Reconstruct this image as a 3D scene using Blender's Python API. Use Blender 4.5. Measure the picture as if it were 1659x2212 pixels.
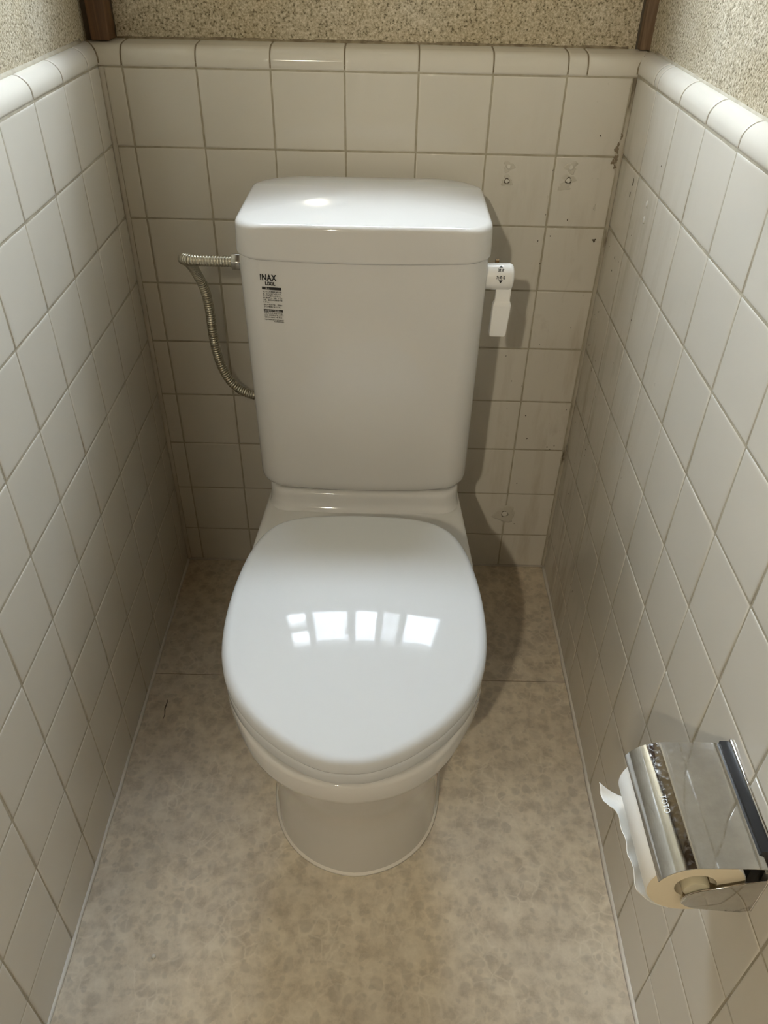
import bpy, bmesh, math, random
from mathutils import Vector, Matrix
from mathutils.bvhtree import BVHTree

for o in list(bpy.data.objects):
    bpy.data.objects.remove(o, do_unlink=True)
scene = bpy.context.scene
COL = scene.collection
R = math.radians

# ------------------------------------------------------------------ camera
cam_d = bpy.data.cameras.new('camera')
cam = bpy.data.objects.new('camera', cam_d)
COL.objects.link(cam)
right = Vector((9.99766793e-01, 1.33898005e-02, 1.69432259e-02))
down = Vector((2.15948894e-02, -6.14682428e-01, -7.88479026e-01))
fwd = Vector((-1.42873620e-04, 7.88661034e-01, -6.14828231e-01))
m = Matrix((right, -down, -fwd)).transposed().to_4x4()
m.translation = Vector((0.40260755, -1.31342525, 1.16875919))
cam.matrix_world = m
cam_d.sensor_fit = 'HORIZONTAL'
cam_d.sensor_width = 36.0
cam_d.lens = 1690.43 / 1659.0 * 36.0
cam_d.clip_start = 0.02
cam_d.clip_end = 30
scene.camera = cam

# ------------------------------------------------------------------ world, light, exposure
world = bpy.data.worlds.new('world')
scene.world = world
world.use_nodes = True
bg = world.node_tree.nodes['Background']
bg.inputs[0].default_value = (0.75, 0.87, 1.0, 1)
bg.inputs[1].default_value = 0.3
PANE_STRENGTH = 12.0          # frosted panes of the window, lit by the overcast day
PANE_COL = (0.80, 0.91, 1.0)
LAMP_POWER = 28.0
LAMP_POS = (0.05, -2.05, 1.70)
SKY_POWER = 4600.0
SKY_COL = (0.76, 0.88, 1.0)
# bright patch of sky outside, seen obliquely through the window
sl = bpy.data.lights.new('sky_light', 'AREA'); sl.shape = 'RECTANGLE'; sl.size = 6.0; sl.size_y = 1.7
sl.energy = SKY_POWER; sl.color = SKY_COL
so = bpy.data.objects.new('sky_light', sl); so.location = (0.15, 1.75, 3.40)
so.rotation_euler = (Vector((0.40, -0.9, 0.35)) - Vector((0.15, 1.75, 3.40))).to_track_quat('-Z', 'Y').to_euler()
COL.objects.link(so)
scene.view_settings.view_transform = 'Standard'
scene.view_settings.look = 'None'
scene.view_settings.gamma = 1.0
scene.view_settings.use_curve_mapping = False
scene.view_settings.exposure = 0.54

# ------------------------------------------------------------------ constants of the room
P = 0.11                      # tile pitch
XL, XR = -0.034, 0.7627       # tile faces of the side walls at the back corner
SL, SR = 0.0109, -0.0097      # the side walls are slightly out of square
ZC = 0.9695                   # joint under the cap tiles
TOPZ = 1.0
LEN = 1.75                    # room length up to the doorway
YB = 0.05                     # plaster face of the back wall
CEIL = 2.35
def lx(y): return XL + SL * (-y)
def rx(y): return XR + SR * (-y)

# ------------------------------------------------------------------ material helpers
def mat(name):
    m = bpy.data.materials.new(name)
    m.use_nodes = True
    nt = m.node_tree
    return m, nt, nt.nodes['Principled BSDF']
def simple(name, col, rough=0.4, metal=0.0, spec=0.5, coat=0.0):
    m, nt, b = mat(name)
    b.inputs['Base Color'].default_value = (*col, 1)
    b.inputs['Roughness'].default_value = rough
    b.inputs['Metallic'].default_value = metal
    b.inputs['Specular IOR Level'].default_value = spec
    b.inputs['Coat Weight'].default_value = coat
    return m
def N(nt, t, **kw):
    n = nt.nodes.new(t)
    for k, v in kw.items():
        if k.startswith('i_'):
            n.inputs[k[2:].replace('_', ' ')].default_value = v
        else:
            setattr(n, k, v)
    return n
def ramp(nt, fac, stops, interp='LINEAR'):
    r = nt.nodes.new('ShaderNodeValToRGB')
    r.color_ramp.interpolation = interp
    e = r.color_ramp.elements
    while len(e) < len(stops): e.new(0.5)
    for k, (p, c) in enumerate(stops):
        e[k].position = p
        e[k].color = (*c, 1) if len(c) == 3 else c
    nt.links.new(fac, r.inputs[0])
    return r
def mix(nt, fac, a, b, mode='MIX'):
    n = nt.nodes.new('ShaderNodeMix')
    n.data_type = 'RGBA'; n.blend_type = mode
    for sock, v in ((n.inputs[0], fac), (n.inputs[6], a), (n.inputs[7], b)):
        if hasattr(v, 'is_linked'): nt.links.new(v, sock)
        else: sock.default_value = v if not isinstance(v, tuple) else ((*v, 1) if len(v) == 3 else v)
    return n.outputs[2]
def math_n(nt, op, a, b=None, c=None):
    n = nt.nodes.new('ShaderNodeMath'); n.operation = op
    for s, v in zip(n.inputs, (a, b, c)):
        if v is None: continue
        if hasattr(v, 'is_linked'): nt.links.new(v, s)
        else: s.default_value = v
    return n.outputs[0]
def obj_coord(nt, scale=(1, 1, 1), loc=(0, 0, 0)):
    g = nt.nodes.new('ShaderNodeNewGeometry')
    mp = nt.nodes.new('ShaderNodeMapping')
    mp.inputs['Scale'].default_value = scale
    mp.inputs['Location'].default_value = loc
    nt.links.new(g.outputs['Position'], mp.inputs['Vector'])
    return mp.outputs['Vector']
def noise(nt, vec, scale, detail=4, rough=0.55, dist=0.0):
    n = N(nt, 'ShaderNodeTexNoise')
    n.inputs['Scale'].default_value = scale
    n.inputs['Detail'].default_value = detail
    n.inputs['Roughness'].default_value = rough
    n.inputs['Distortion'].default_value = dist
    nt.links.new(vec, n.inputs['Vector'])
    return n.outputs['Fac']
def bump(nt, b, h, strength, dist):
    n = N(nt, 'ShaderNodeBump')
    n.inputs['Strength'].default_value = strength
    n.inputs['Distance'].default_value = dist
    nt.links.new(h, n.inputs['Height'])
    nt.links.new(n.outputs[0], b.inputs['Normal'])

def tile_material(name, dirty):
    m, nt, b = mat(name)
    v = obj_coord(nt)
    base = (0.665, 0.63, 0.555)
    n1 = noise(nt, v, 3.0, 3)
    c = ramp(nt, n1, [(0.3, (0.645, 0.608, 0.53)), (0.7, base)]).outputs[0]
    if dirty:
        # grime, specks and wipe marks that gather near the right-hand corner
        sep = N(nt, 'ShaderNodeSeparateXYZ'); nt.links.new(v, sep.inputs[0])
        if dirty == 'back':
            near = N(nt, 'ShaderNodeMapRange'); near.inputs[1].default_value = 0.40; near.inputs[2].default_value = 0.76
            nt.links.new(sep.outputs[0], near.inputs[0])
        else:
            near = N(nt, 'ShaderNodeMapRange'); near.inputs[1].default_value = -0.46; near.inputs[2].default_value = -0.12
            nt.links.new(sep.outputs[1], near.inputs[0])
        low = N(nt, 'ShaderNodeMapRange'); low.inputs[1].default_value = .97; low.inputs[2].default_value = .66
        low.inputs[3].default_value = .12; low.inputs[4].default_value = 1.0
        nt.links.new(sep.outputs[2], low.inputs[0])
        nf = math_n(nt, 'MULTIPLY', near.outputs[0], low.outputs[0])
        streak = noise(nt, obj_coord(nt, (1, 1, 0.16)), 26, 5, 0.6)
        s = ramp(nt, streak, [(0.52, (0, 0, 0)), (0.75, (1, 1, 1))]).outputs[0]
        f = math_n(nt, 'MULTIPLY', s, math_n(nt, 'MULTIPLY', nf, 0.85 if dirty == 'right' else 0.6))
        c = mix(nt, f, c, (0.42, 0.36, 0.26))
        sp = noise(nt, v, 95, 2, 0.5)
        sp2 = noise(nt, v, 9, 2, 0.5)
        s2 = ramp(nt, sp, [(0.735, (0, 0, 0)), (0.76, (1, 1, 1))]).outputs[0]
        s3 = ramp(nt, sp2, [(0.45, (0, 0, 0)), (0.60, (1, 1, 1))]).outputs[0]
        f2 = math_n(nt, 'MULTIPLY', math_n(nt, 'MULTIPLY', s2, s3), nf)
        c = mix(nt, math_n(nt, 'MULTIPLY', f2, 0.9), c, (0.13, 0.10, 0.06))
        blob = noise(nt, obj_coord(nt, (1, 1, 0.7), (3.1, 1.7, 0.4)), 15, 4, 0.65, 0.6)
        s4 = ramp(nt, blob, [(0.60, (0, 0, 0)), (0.70, (1, 1, 1))]).outputs[0]
        c = mix(nt, math_n(nt, 'MULTIPLY', math_n(nt, 'MULTIPLY', s4, nf), 0.38), c, (0.45, 0.40, 0.32))
    nt.links.new(c, b.inputs['Base Color'])
    b.inputs['Roughness'].default_value = 0.09
    b.inputs['Specular IOR Level'].default_value = 0.5
    wob = noise(nt, v, 14, 2, 0.5)
    bump(nt, b, wob, 0.10, 0.004)
    return m

def grout_material(name, dark=False):
    m, nt, b = mat(name)
    v = obj_coord(nt)
    n1 = noise(nt, v, 60, 4)
    if dark:
        c = ramp(nt, n1, [(0.35, (0.16, 0.12, 0.075)), (0.65, (0.34, 0.29, 0.20))]).outputs[0]
    else:
        c = ramp(nt, n1, [(0.3, (0.345, 0.305, 0.225)), (0.7, (0.46, 0.415, 0.32))]).outputs[0]
    nt.links.new(c, b.inputs['Base Color'])
    b.inputs['Roughness'].default_value = 0.9
    bump(nt, b, noise(nt, v, 400, 3), 0.3, 0.001)
    return m

def plaster_material():
    m, nt, b = mat('sand_plaster')
    v = obj_coord(nt)
    grain = noise(nt, v, 330, 3, 0.6)
    big = noise(nt, v, 9, 3, 0.6)
    c = ramp(nt, grain, [(0.33, (0.16, 0.135, 0.09)), (0.42, (0.44, 0.385, 0.28)), (0.56, (0.60, 0.54, 0.42)), (0.72, (0.78, 0.73, 0.62))]).outputs[0]
    c2 = ramp(nt, big, [(0.3, (0.86, 0.82, 0.74)), (0.7, (1.0, 1.0, 1.0))]).outputs[0]
    c = mix(nt, 1.0, c, c2, 'MULTIPLY')
    dark = noise(nt, v, 520, 2, 0.5)
    d = ramp(nt, dark, [(0.66, (0, 0, 0)), (0.71, (1, 1, 1))]).outputs[0]
    c = mix(nt, math_n(nt, 'MULTIPLY', d, 0.75), c, (0.10, 0.08, 0.05))
    nt.links.new(c, b.inputs['Base Color'])
    b.inputs['Roughness'].default_value = 0.95
    b.inputs['Specular IOR Level'].default_value = 0.2
    bump(nt, b, grain, 0.8, 0.0025)
    return m

def floor_material():
    m, nt, b = mat('marbled_vinyl')
    v = obj_coord(nt)
    warp = N(nt, 'ShaderNodeTexNoise'); warp.inputs['Scale'].default_value = 22; warp.inputs['Detail'].default_value = 4
    nt.links.new(v, warp.inputs['Vector'])
    wv = N(nt, 'ShaderNodeMixRGB'); wv.blend_type = 'ADD'; wv.inputs[0].default_value = 0.022
    nt.links.new(v, wv.inputs[1]); nt.links.new(warp.outputs['Color'], wv.inputs[2])
    vor = N(nt, 'ShaderNodeTexVoronoi'); vor.inputs['Scale'].default_value = 50
    nt.links.new(wv.outputs[0], vor.inputs['Vector'])
    patch = N(nt, 'ShaderNodeSeparateColor'); nt.links.new(vor.outputs['Color'], patch.inputs[0])
    area = noise(nt, v, 13, 4, 0.6)
    cell = ramp(nt, patch.outputs[0], [(0.30, (0, 0, 0)), (0.95, (1, 1, 1))]).outputs[0]
    soft = ramp(nt, vor.outputs['Distance'], [(0.34, (1, 1, 1)), (0.50, (0, 0, 0))]).outputs[0]
    f = math_n(nt, 'MULTIPLY', cell, soft)
    cloud = noise(nt, v, 36, 6, 0.62, 0.0)
    c = ramp(nt, cloud, [(0.34, (0.50, 0.43, 0.335)), (0.50, (0.66, 0.58, 0.465)), (0.70, (0.76, 0.68, 0.555))]).outputs[0]
    c = mix(nt, math_n(nt, 'MULTIPLY', f, 0.5), c, (0.44, 0.385, 0.31))
    vor2 = N(nt, 'ShaderNodeTexVoronoi'); vor2.inputs['Scale'].default_value = 92
    nt.links.new(wv.outputs[0], vor2.inputs['Vector'])
    p2 = N(nt, 'ShaderNodeSeparateColor'); nt.links.new(vor2.outputs['Color'], p2.inputs[0])
    f2 = math_n(nt, 'MULTIPLY', ramp(nt, p2.outputs[1], [(0.45, (0, 0, 0)), (0.9, (1, 1, 1))]).outputs[0], ramp(nt, vor2.outputs['Distance'], [(0.30, (1, 1, 1)), (0.48, (0, 0, 0))]).outputs[0])
    c = mix(nt, math_n(nt, 'MULTIPLY', f2, 0.45), c, (0.44, 0.39, 0.315))
    vein = N(nt, 'ShaderNodeTexVoronoi'); vein.feature = 'DISTANCE_TO_EDGE'; vein.inputs['Scale'].default_value = 44
    w2 = N(nt, 'ShaderNodeMixRGB'); w2.blend_type = 'ADD'; w2.inputs[0].default_value = 0.03
    nt.links.new(v, w2.inputs[1]); nt.links.new(warp.outputs['Color'], w2.inputs[2])
    nt.links.new(w2.outputs[0], vein.inputs['Vector'])
    vf = ramp(nt, vein.outputs['Distance'], [(0.0, (1, 1, 1)), (0.09, (0, 0, 0))]).outputs[0]
    am = ramp(nt, area, [(0.42, (0, 0, 0)), (0.62, (1, 1, 1))]).outputs[0]
    c = mix(nt, math_n(nt, 'MULTIPLY', math_n(nt, 'MULTIPLY', vf, am), 0.42), c, (0.84, 0.77, 0.65))
    big = noise(nt, v, 5.0, 3, 0.6)
    c = mix(nt, 1.0, c, ramp(nt, big, [(0.35, (0.90, 0.89, 0.88)), (0.65, (1.04, 1.02, 0.98))]).outputs[0], 'MULTIPLY')
    nt.links.new(c, b.inputs['Base Color'])
    b.inputs['Roughness'].default_value = 0.42
    b.inputs['Specular IOR Level'].default_value = 0.35
    bump(nt, b, noise(nt, v, 220, 3), 0.15, 0.0006)
    return m

def wood_material(name, light, dark):
    m, nt, b = mat(name)
    v = obj_coord(nt, (1, 1, 0.05))
    n1 = noise(nt, v, 140, 4, 0.6, 0.8)
    c = ramp(nt, n1, [(0.3, dark), (0.65, light)]).outputs[0]
    nt.links.new(c, b.inputs['Base Color'])
    b.inputs['Roughness'].default_value = 0.55
    bump(nt, b, n1, 0.3, 0.001)
    return m

def paper_material():
    m, nt, b = mat('tissue')
    v = obj_coord(nt)
    w = N(nt, 'ShaderNodeTexWave'); w.inputs['Scale'].default_value = 230; w.inputs['Distortion'].default_value = 1.0
    w.bands_direction = 'Z'
    nt.links.new(v, w.inputs['Vector'])
    b.inputs['Base Color'].default_value = (0.86, 0.84, 0.79, 1)
    b.inputs['Roughness'].default_value = 0.95
    b.inputs['Subsurface Weight'].default_value = 0.0
    bump(nt, b, w.outputs['Fac'], 0.25, 0.0006)
    return m

def chrome_material(name='chrome', dirty=True):
    m, nt, b = mat(name)
    v = obj_coord(nt)
    b.inputs['Metallic'].default_value = 1.0
    n1 = noise(nt, v, 55, 6, 0.7)
    c = ramp(nt, n1, [(0.4, (0.60, 0.59, 0.57)), (0.7, (0.70, 0.69, 0.67))]).outputs[0]
    nt.links.new(c, b.inputs['Base Color'])
    n2 = noise(nt, v, 240, 4, 0.7)
    r = ramp(nt, n2, [(0.45, (0.05,) * 3), (0.75, (0.20,) * 3)]).outputs[0]
    nt.links.new(r, b.inputs['Roughness'])
    return m

M = {}
M['tile'] = tile_material('glazed_tile', None)
M['tile_back'] = tile_material('glazed_tile_back', 'back')
M['tile_right'] = tile_material('glazed_tile_right', 'right')
M['grout'] = grout_material('grout')
M['grout_cap'] = simple('cap_grout', (0.22, 0.18, 0.12), 0.9)
M['grout_dark'] = grout_material('grout_stained', True)
M['plaster'] = plaster_material()
def joint_material(name, stops, sc):
    m, nt, b = mat(name)
    n1 = noise(nt, obj_coord(nt, (1, 1, .35)), sc, 4, .6)
    nt.links.new(ramp(nt, n1, stops).outputs[0], b.inputs['Base Color'])
    b.inputs['Roughness'].default_value = .55
    return m
M['joint_left'] = joint_material('tinted_joint', [(0.3, (0.46, 0.42, 0.34)), (0.6, (0.56, 0.52, 0.44))], 40)
M['joint_right'] = joint_material('grimy_joint', [(0.34, (0.17, 0.135, 0.085)), (0.44, (0.44, 0.395, 0.31)), (0.7, (0.56, 0.52, 0.435))], 34)
M['floor'] = floor_material()
M['wood'] = wood_material('brown_post_wood', (0.165, 0.083, 0.034), (0.060, 0.028, 0.012))
M['wood_pale'] = wood_material('pale_brown_wood', (0.22, 0.145, 0.085), (0.11, 0.065, 0.036))
M['door'] = wood_material('door_wood', (0.46, 0.34, 0.20), (0.36, 0.25, 0.14))
M['hall'] = simple('unseen_hall_wall', (0.22, 0.17, 0.12), 0.7)
M['ceiling'] = wood_material('ceiling_board', (0.16, 0.11, 0.07), (0.09, 0.06, 0.04))
M['caulk'] = simple('white_caulk', (0.74, 0.70, 0.63), 0.5)
M['caulk_right'] = simple('grey_caulk', (0.50, 0.46, 0.40), 0.5)
M['ceramic'] = simple('white_ceramic', (0.63, 0.615, 0.585), 0.06, spec=0.45)
M['plastic'] = simple('white_plastic', (0.575, 0.585, 0.59), 0.035, spec=0.08)
M['handle'] = simple('handle_plastic', (0.80, 0.79, 0.76), 0.28)
M['black'] = simple('black_print', (0.012, 0.011, 0.010), 0.5)
M['rubber'] = simple('dark_blue_rubber', (0.015, 0.018, 0.035), 0.5)
M['steel'] = simple('steel_hose', (0.62, 0.585, 0.48), 0.30, 1.0)
M['nickel'] = simple('nickel_nut', (0.50, 0.49, 0.46), 0.22, 1.0)
M['brass'] = simple('dark_brass', (0.10, 0.06, 0.025), 0.45, 0.8)
M['chrome'] = chrome_material()
M['dark_reflection'] = simple('black_reflection_fill', (0.012, 0.012, 0.013), 0.35)
M['frame'] = simple('dark_aluminium', (0.20, 0.20, 0.205), 0.35, 0.6)
M['paper'] = paper_material()
M['paper_side'] = simple('roll_side', (0.78, 0.68, 0.50), 0.95)
M['core'] = simple('cream_spindle', (0.55, 0.50, 0.36), 0.35)
M['filler'] = simple('white_filler', (0.68, 0.65, 0.58), 0.7)
M['smear'] = simple('smeared_filler', (0.565, 0.53, 0.45), 0.55)
M['grime'] = simple('brown_grime', (0.25, 0.20, 0.135), 0.85)
M['stain_and_shade'] = simple('dark_stain_and_shade', (0.09, 0.07, 0.045), 0.6)  # real stains, and the shade painted into the post gaps
M['etch'] = simple('etched_letter', (0.80, 0.80, 0.80), 0.5, 0.3)
def emis(name, col, s):
    m, nt, b = mat(name)
    b.inputs['Base Color'].default_value = (0.8, 0.8, 0.8, 1)
    b.inputs['Emission Color'].default_value = (*col, 1)
    b.inputs['Emission Strength'].default_value = s
    b.inputs['Roughness'].default_value = 0.5
    return m
def pane_mat(name, col, s, clear):
    m = emis(name, col, s); nt = m.node_tree
    t = nt.nodes.new('ShaderNodeBsdfTransparent'); mx = nt.nodes.new('ShaderNodeMixShader')
    mx.inputs[0].default_value = clear
    nt.links.new(nt.nodes['Principled BSDF'].outputs[0], mx.inputs[1]); nt.links.new(t.outputs[0], mx.inputs[2])
    nt.links.new(mx.outputs[0], nt.nodes['Material Output'].inputs['Surface'])
    return m
M['pane'] = pane_mat('frosted_pane', PANE_COL, PANE_STRENGTH, .5)
M['pane_clear'] = pane_mat('clear_pane', (0.84, 0.93, 1.0), PANE_STRENGTH * 2.6, .5)
M['pane_dim'] = pane_mat('doubled_pane', (0.80, 0.90, 0.97), PANE_STRENGTH * 0.62, .35)
M['globe'] = emis('lamp_globe', (1.0, 0.78, 0.48), 14.0)

# ------------------------------------------------------------------ object helpers
def add(name, me, parent=None, label=None, cat=None, group=None, kind=None):
    o = bpy.data.objects.new(name, me)
    COL.objects.link(o)
    if parent is not None: o.parent = parent
    if label: o['label'] = label
    if cat: o['category'] = cat
    if group: o['group'] = group
    if kind: o['kind'] = kind
    return o
def mesh(name, V, F, mats, smooth=False, idx=None):
    me = bpy.data.meshes.new(name)
    me.from_pydata([tuple(v) for v in V], [], F)
    for mm in (mats if isinstance(mats, (list, tuple)) else [mats]): me.materials.append(mm)
    if idx: me.polygons.foreach_set('material_index', idx)
    me.polygons.foreach_set('use_smooth', [smooth] * len(me.polygons))
    me.update()
    bm = bmesh.new(); bm.from_mesh(me)
    bmesh.ops.recalc_face_normals(bm, faces=bm.faces)
    bm.to_mesh(me); bm.free()
    return me
class MB:
    def __init__(s): s.V = []; s.F = []; s.I = []
    def add(s, V, F, mi=0):
        b = len(s.V); s.V += [Vector(v) for v in V]
        for f in F: s.F.append(tuple(b + i for i in f)); s.I.append(mi)
    def box(s, a, b, mi=0):
        x0, y0, z0 = a; x1, y1, z1 = b
        s.add([(x0, y0, z0), (x1, y0, z0), (x1, y1, z0), (x0, y1, z0), (x0, y0, z1), (x1, y0, z1), (x1, y1, z1), (x0, y1, z1)],
              [(0, 3, 2, 1), (4, 5, 6, 7), (0, 1, 5, 4), (1, 2, 6, 5), (2, 3, 7, 6), (3, 0, 4, 7)], mi)
    def loft(s, rings, cap0=True, cap1=True, closed=True, mi=0):
        n = len(rings[0]); V = [p for r in rings for p in r]; F = []
        for a in range(len(rings) - 1):
            for k in range(n if closed else n - 1):
                k2 = (k + 1) % n
                F.append((a * n + k, a * n + k2, (a + 1) * n + k2, (a + 1) * n + k))
        if cap0: F.append(tuple(range(n)))
        if cap1: F.append(tuple((len(rings) - 1) * n + k for k in range(n)))
        s.add(V, F, mi)
    def cyl(s, a, b, r0, r1=None, n=24, mi=0, bev=0.0):
        a = Vector(a); b = Vector(b); r1 = r0 if r1 is None else r1
        d = (b - a); L = d.length; d.normalize()
        u = d.orthogonal().normalized(); w = d.cross(u)
        prof = [(0, r0), (L, r1)] if not bev else [(0, r0 - bev), (bev * .3, r0 - bev * .3), (bev, r0), (L - bev, r1), (L - bev * .3, r1 - bev * .3), (L, r1 - bev)]
        s.loft([[a + d * t + (u * math.cos(2 * math.pi * k / n) + w * math.sin(2 * math.pi * k / n)) * r for k in range(n)] for t, r in prof], mi=mi)
    def build(s, name, mats, smooth=False, auto=None):
        me = mesh(name, s.V, s.F, mats, smooth or auto is not None, s.I if isinstance(mats, (list, tuple)) else None)
        if auto is not None: sharpen(me, auto)
        return me
def sharpen(me, deg):
    bm = bmesh.new(); bm.from_mesh(me)
    lim = R(deg)
    for e in bm.edges:
        if len(e.link_faces) == 2 and e.calc_face_angle(0) > lim: e.smooth = False
    bm.to_mesh(me); bm.free()
def bevel(me, w, seg=3, deg=30):
    bm = bmesh.new(); bm.from_mesh(me)
    es = [e for e in bm.edges if len(e.link_faces) == 2 and e.calc_face_angle(0) > R(deg)]
    bmesh.ops.bevel(bm, geom=es, offset=w, segments=seg, profile=0.5, affect='EDGES', clamp_overlap=True)
    for f in bm.faces: f.smooth = True
    bm.to_mesh(me); bm.free()
    sharpen(me, 50)
    return me

rnd = random.Random(4)
# ------------------------------------------------------------------ tiled surfaces
PROF = [(0.0, -0.0018), (0.00025, -0.0010), (0.0007, -0.00050), (0.0014, -0.00020), (0.0026, -0.00005), (0.0042, 0.0), (0.0062, 0.0)]
def tile_field(name, ucuts, zcuts, fn, material, gap=0.00105, skip=()):
    """fn(u, z, h) -> world point; h is the height off the tile face"""
    b = MB()
    for i in range(len(ucuts) - 1):
        for j in range(len(zcuts) - 1):
            u0, u1 = sorted((ucuts[i], ucuts[i + 1])); z0, z1 = sorted((zcuts[j], zcuts[j + 1]))
            u0 += gap * rnd.uniform(.75, 1.2); u1 -= gap * rnd.uniform(.75, 1.2)
            z0 += gap * rnd.uniform(.75, 1.2); z1 -= gap * rnd.uniform(.75, 1.2)
            if u1 - u0 < 0.014 or z1 - z0 < 0.012: continue
            tu, tz, th = rnd.gauss(0, .0022), rnd.gauss(0, .0022), rnd.gauss(0, .00012)
            cu, cz = (u0 + u1) / 2, (z0 + z1) / 2
            rings = []
            for ins, h in PROF:
                rings.append([fn(u, z, h + th + (u - cu) * tu + (z - cz) * tz)
                              for u, z in ((u0 + ins, z0 + ins), (u1 - ins, z0 + ins), (u1 - ins, z1 - ins), (u0 + ins, z1 - ins))])
            b.loft(rings, cap0=False, cap1=True)
    return b.build(name, material, smooth=True)

CAPR = 0.021
def cap_profile(depth, top=0.9985):
    """(inward offset from tile face, z)"""
    pts = [(0.0015, ZC + 0.0008), (0.0004, ZC + 0.0016), (0.0, ZC + 0.004), (0.0, ZC + 0.0065)]
    zc = top - CAPR
    for k in range(1, 11):
        a = k / 10 * math.pi / 2
        pts.append((CAPR - CAPR * math.cos(a), zc + CAPR * math.sin(a)))
    if depth > CAPR + 0.002:
        pts += [(CAPR + 0.002, top + 0.0006), (depth, top + 0.002)]
    return pts
def cap_row(name, cuts, depth, fn, material, zoff=0.0):
    b = MB()
    prof = cap_profile(depth)
    for i in range(len(cuts) - 1):
        u0, u1 = sorted((cuts[i], cuts[i + 1]))
        g = 0.0008
        th = rnd.gauss(0, .0002)
        stops = [(u0 + g, .0016), (u0 + g + .0004, .0006), (u0 + g + .0012, .00015), (u0 + g + .0026, 0), (u0 + g + .0050, 0),
                 (u1 - g - .0050, 0), (u1 - g - .0026, 0), (u1 - g - .0012, .00015), (u1 - g - .0004, .0006), (u1 - g, .0016)]
        if u1 - u0 < .014: stops = [stops[0], stops[2], stops[-3], stops[-1]]
        rings = []
        for u, ins in stops:
            rr = []
            for k, (d, z) in enumerate(prof):
                # inset along the profile normal
                a, c = prof[max(k - 1, 0)], prof[min(k + 1, len(prof) - 1)]
                t = Vector((c[0] - a[0], c[1] - a[1])).normalized()
                nx, nz = t.y, -t.x        # pointing into the body
                rr.append(fn(u, z + nz * ins + zoff, -(d + nx * ins) + th))
            rings.append(rr)
        b.loft(rings, cap0=False, cap1=False, closed=False)
    return b.build(name, material, smooth=True)

zc_back = [ZC - P * k for k in range(9)] + [0.0]
zl = [z + 0.0014 for z in zc_back[:-1]] + [0.0]
zr = [z + 0.0030 for z in zc_back[:-1]] + [0.0]
ul = [0.0] + [0.0472 + P * k for k in range(16)]
ur = [0.0] + [0.113 + P * k for k in range(15)]
ub = [XL + 0.006] + [P * k for k in range(7)] + [XR - 0.005]
fnb = lambda u, z, h: (u, -h, z)
fnl = lambda u, z, h: (lx(-u) + h, -u, z)
fnr = lambda u, z, h: (rx(-u) - h, -u, z)

# window opening in the back wall
WX0, WX1, WZ0, WZ1 = 0.0, 0.735, 1.31, 1.62
# back wall: plaster slab with opening, grout bed, tiles, cap
b = MB()
for (x0, x1, z0, z1) in ((-0.25, WX0, 1.0, CEIL), (WX1, 1.0, 1.0, CEIL), (WX0, WX1, 1.0, WZ0), (WX0, WX1, WZ1, CEIL)):
    b.box((x0, YB, z0), (x1, YB + 0.045, z1), 0)
b.box((-0.25, 0.0008, -0.05), (1.0, YB + 0.12, ZC + 0.008), 1)
b.box((-0.25, 0.018, ZC), (1.0, YB + 0.12, 0.9975), 1)
wall_back = add('wall_back', b.build('wall_back', [M['plaster'], M['grout']]), kind='structure')
add('tile_wainscot', tile_field('tile_wainscot', ub, zc_back, fnb, M['tile_back']), wall_back)
add('cap_tiles', cap_row('cap_tiles', [XL - 0.020] + [P * k for k in range(7)] + [0.6888, XR + 0.020], 0.052, fnb, M['tile_back']), wall_back)

def side_wall(name, x_of, sgn, zs, us, caps, material, zoff):
    b = MB()
    y1, y0 = YB + 0.12, -LEN
    def slab(d0, d1, z0, z1, mi):
        V = []
        for z in (z0, z1):
            for y in (y0, y1):
                V += [(x_of(y) + sgn * d0, y, z), (x_of(y) + sgn * d1, y, z)]
        b.add(V, [(0, 1, 3, 2), (4, 6, 7, 5), (0, 4, 5, 1), (2, 3, 7, 6), (0, 2, 6, 4), (1, 5, 7, 3)], mi)
    slab(0.0205, 0.14, 0.995, CEIL, 0)
    slab(0.0008, 0.14, -0.05, ZC + 0.008, 1)
    slab(0.018, 0.14, ZC, 0.996, 1)
    w = add(name, b.build(name, [M['plaster'], M['grout']]), kind='structure')
    fn = fnl if sgn < 0 else fnr
    add('tile_wainscot', tile_field('tile_wainscot', us, zs, fn, material), w)
    add('cap_tiles', cap_row('cap_tiles', caps, 0.0205, fn, material, zoff), w)
    return w
wall_left = side_wall('wall_left', lx, -1, zl, ul, [-0.020] + ul[1:], M['tile'], 0.0014)
wall_right = side_wall('wall_right', rx, 1, zr, ur, [-0.020, 0.093] + ur[1:], M['tile_right'], 0.0030)

def cap_bed(u0, u1, depth, fn, parent, zoff):
    b = MB(); prof = cap_profile(depth)
    b.loft([[fn(u, z - .0007 + zoff, -(d + .0007)) for d, z in prof] for u in [u0 + (u1 - u0) * k / 12 for k in range(13)]], cap0=False, cap1=False, closed=False)
    add('cap_grout', b.build('cap_grout', M['grout_cap'], smooth=True), parent)
cap_bed(XL - .019, XR + .019, .052, fnb, wall_back, 0)
cap_bed(-.019, LEN, .0205, fnl, wall_left, .0014)
cap_bed(-.019, LEN, .0205, fnr, wall_right, .0030)
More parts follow.
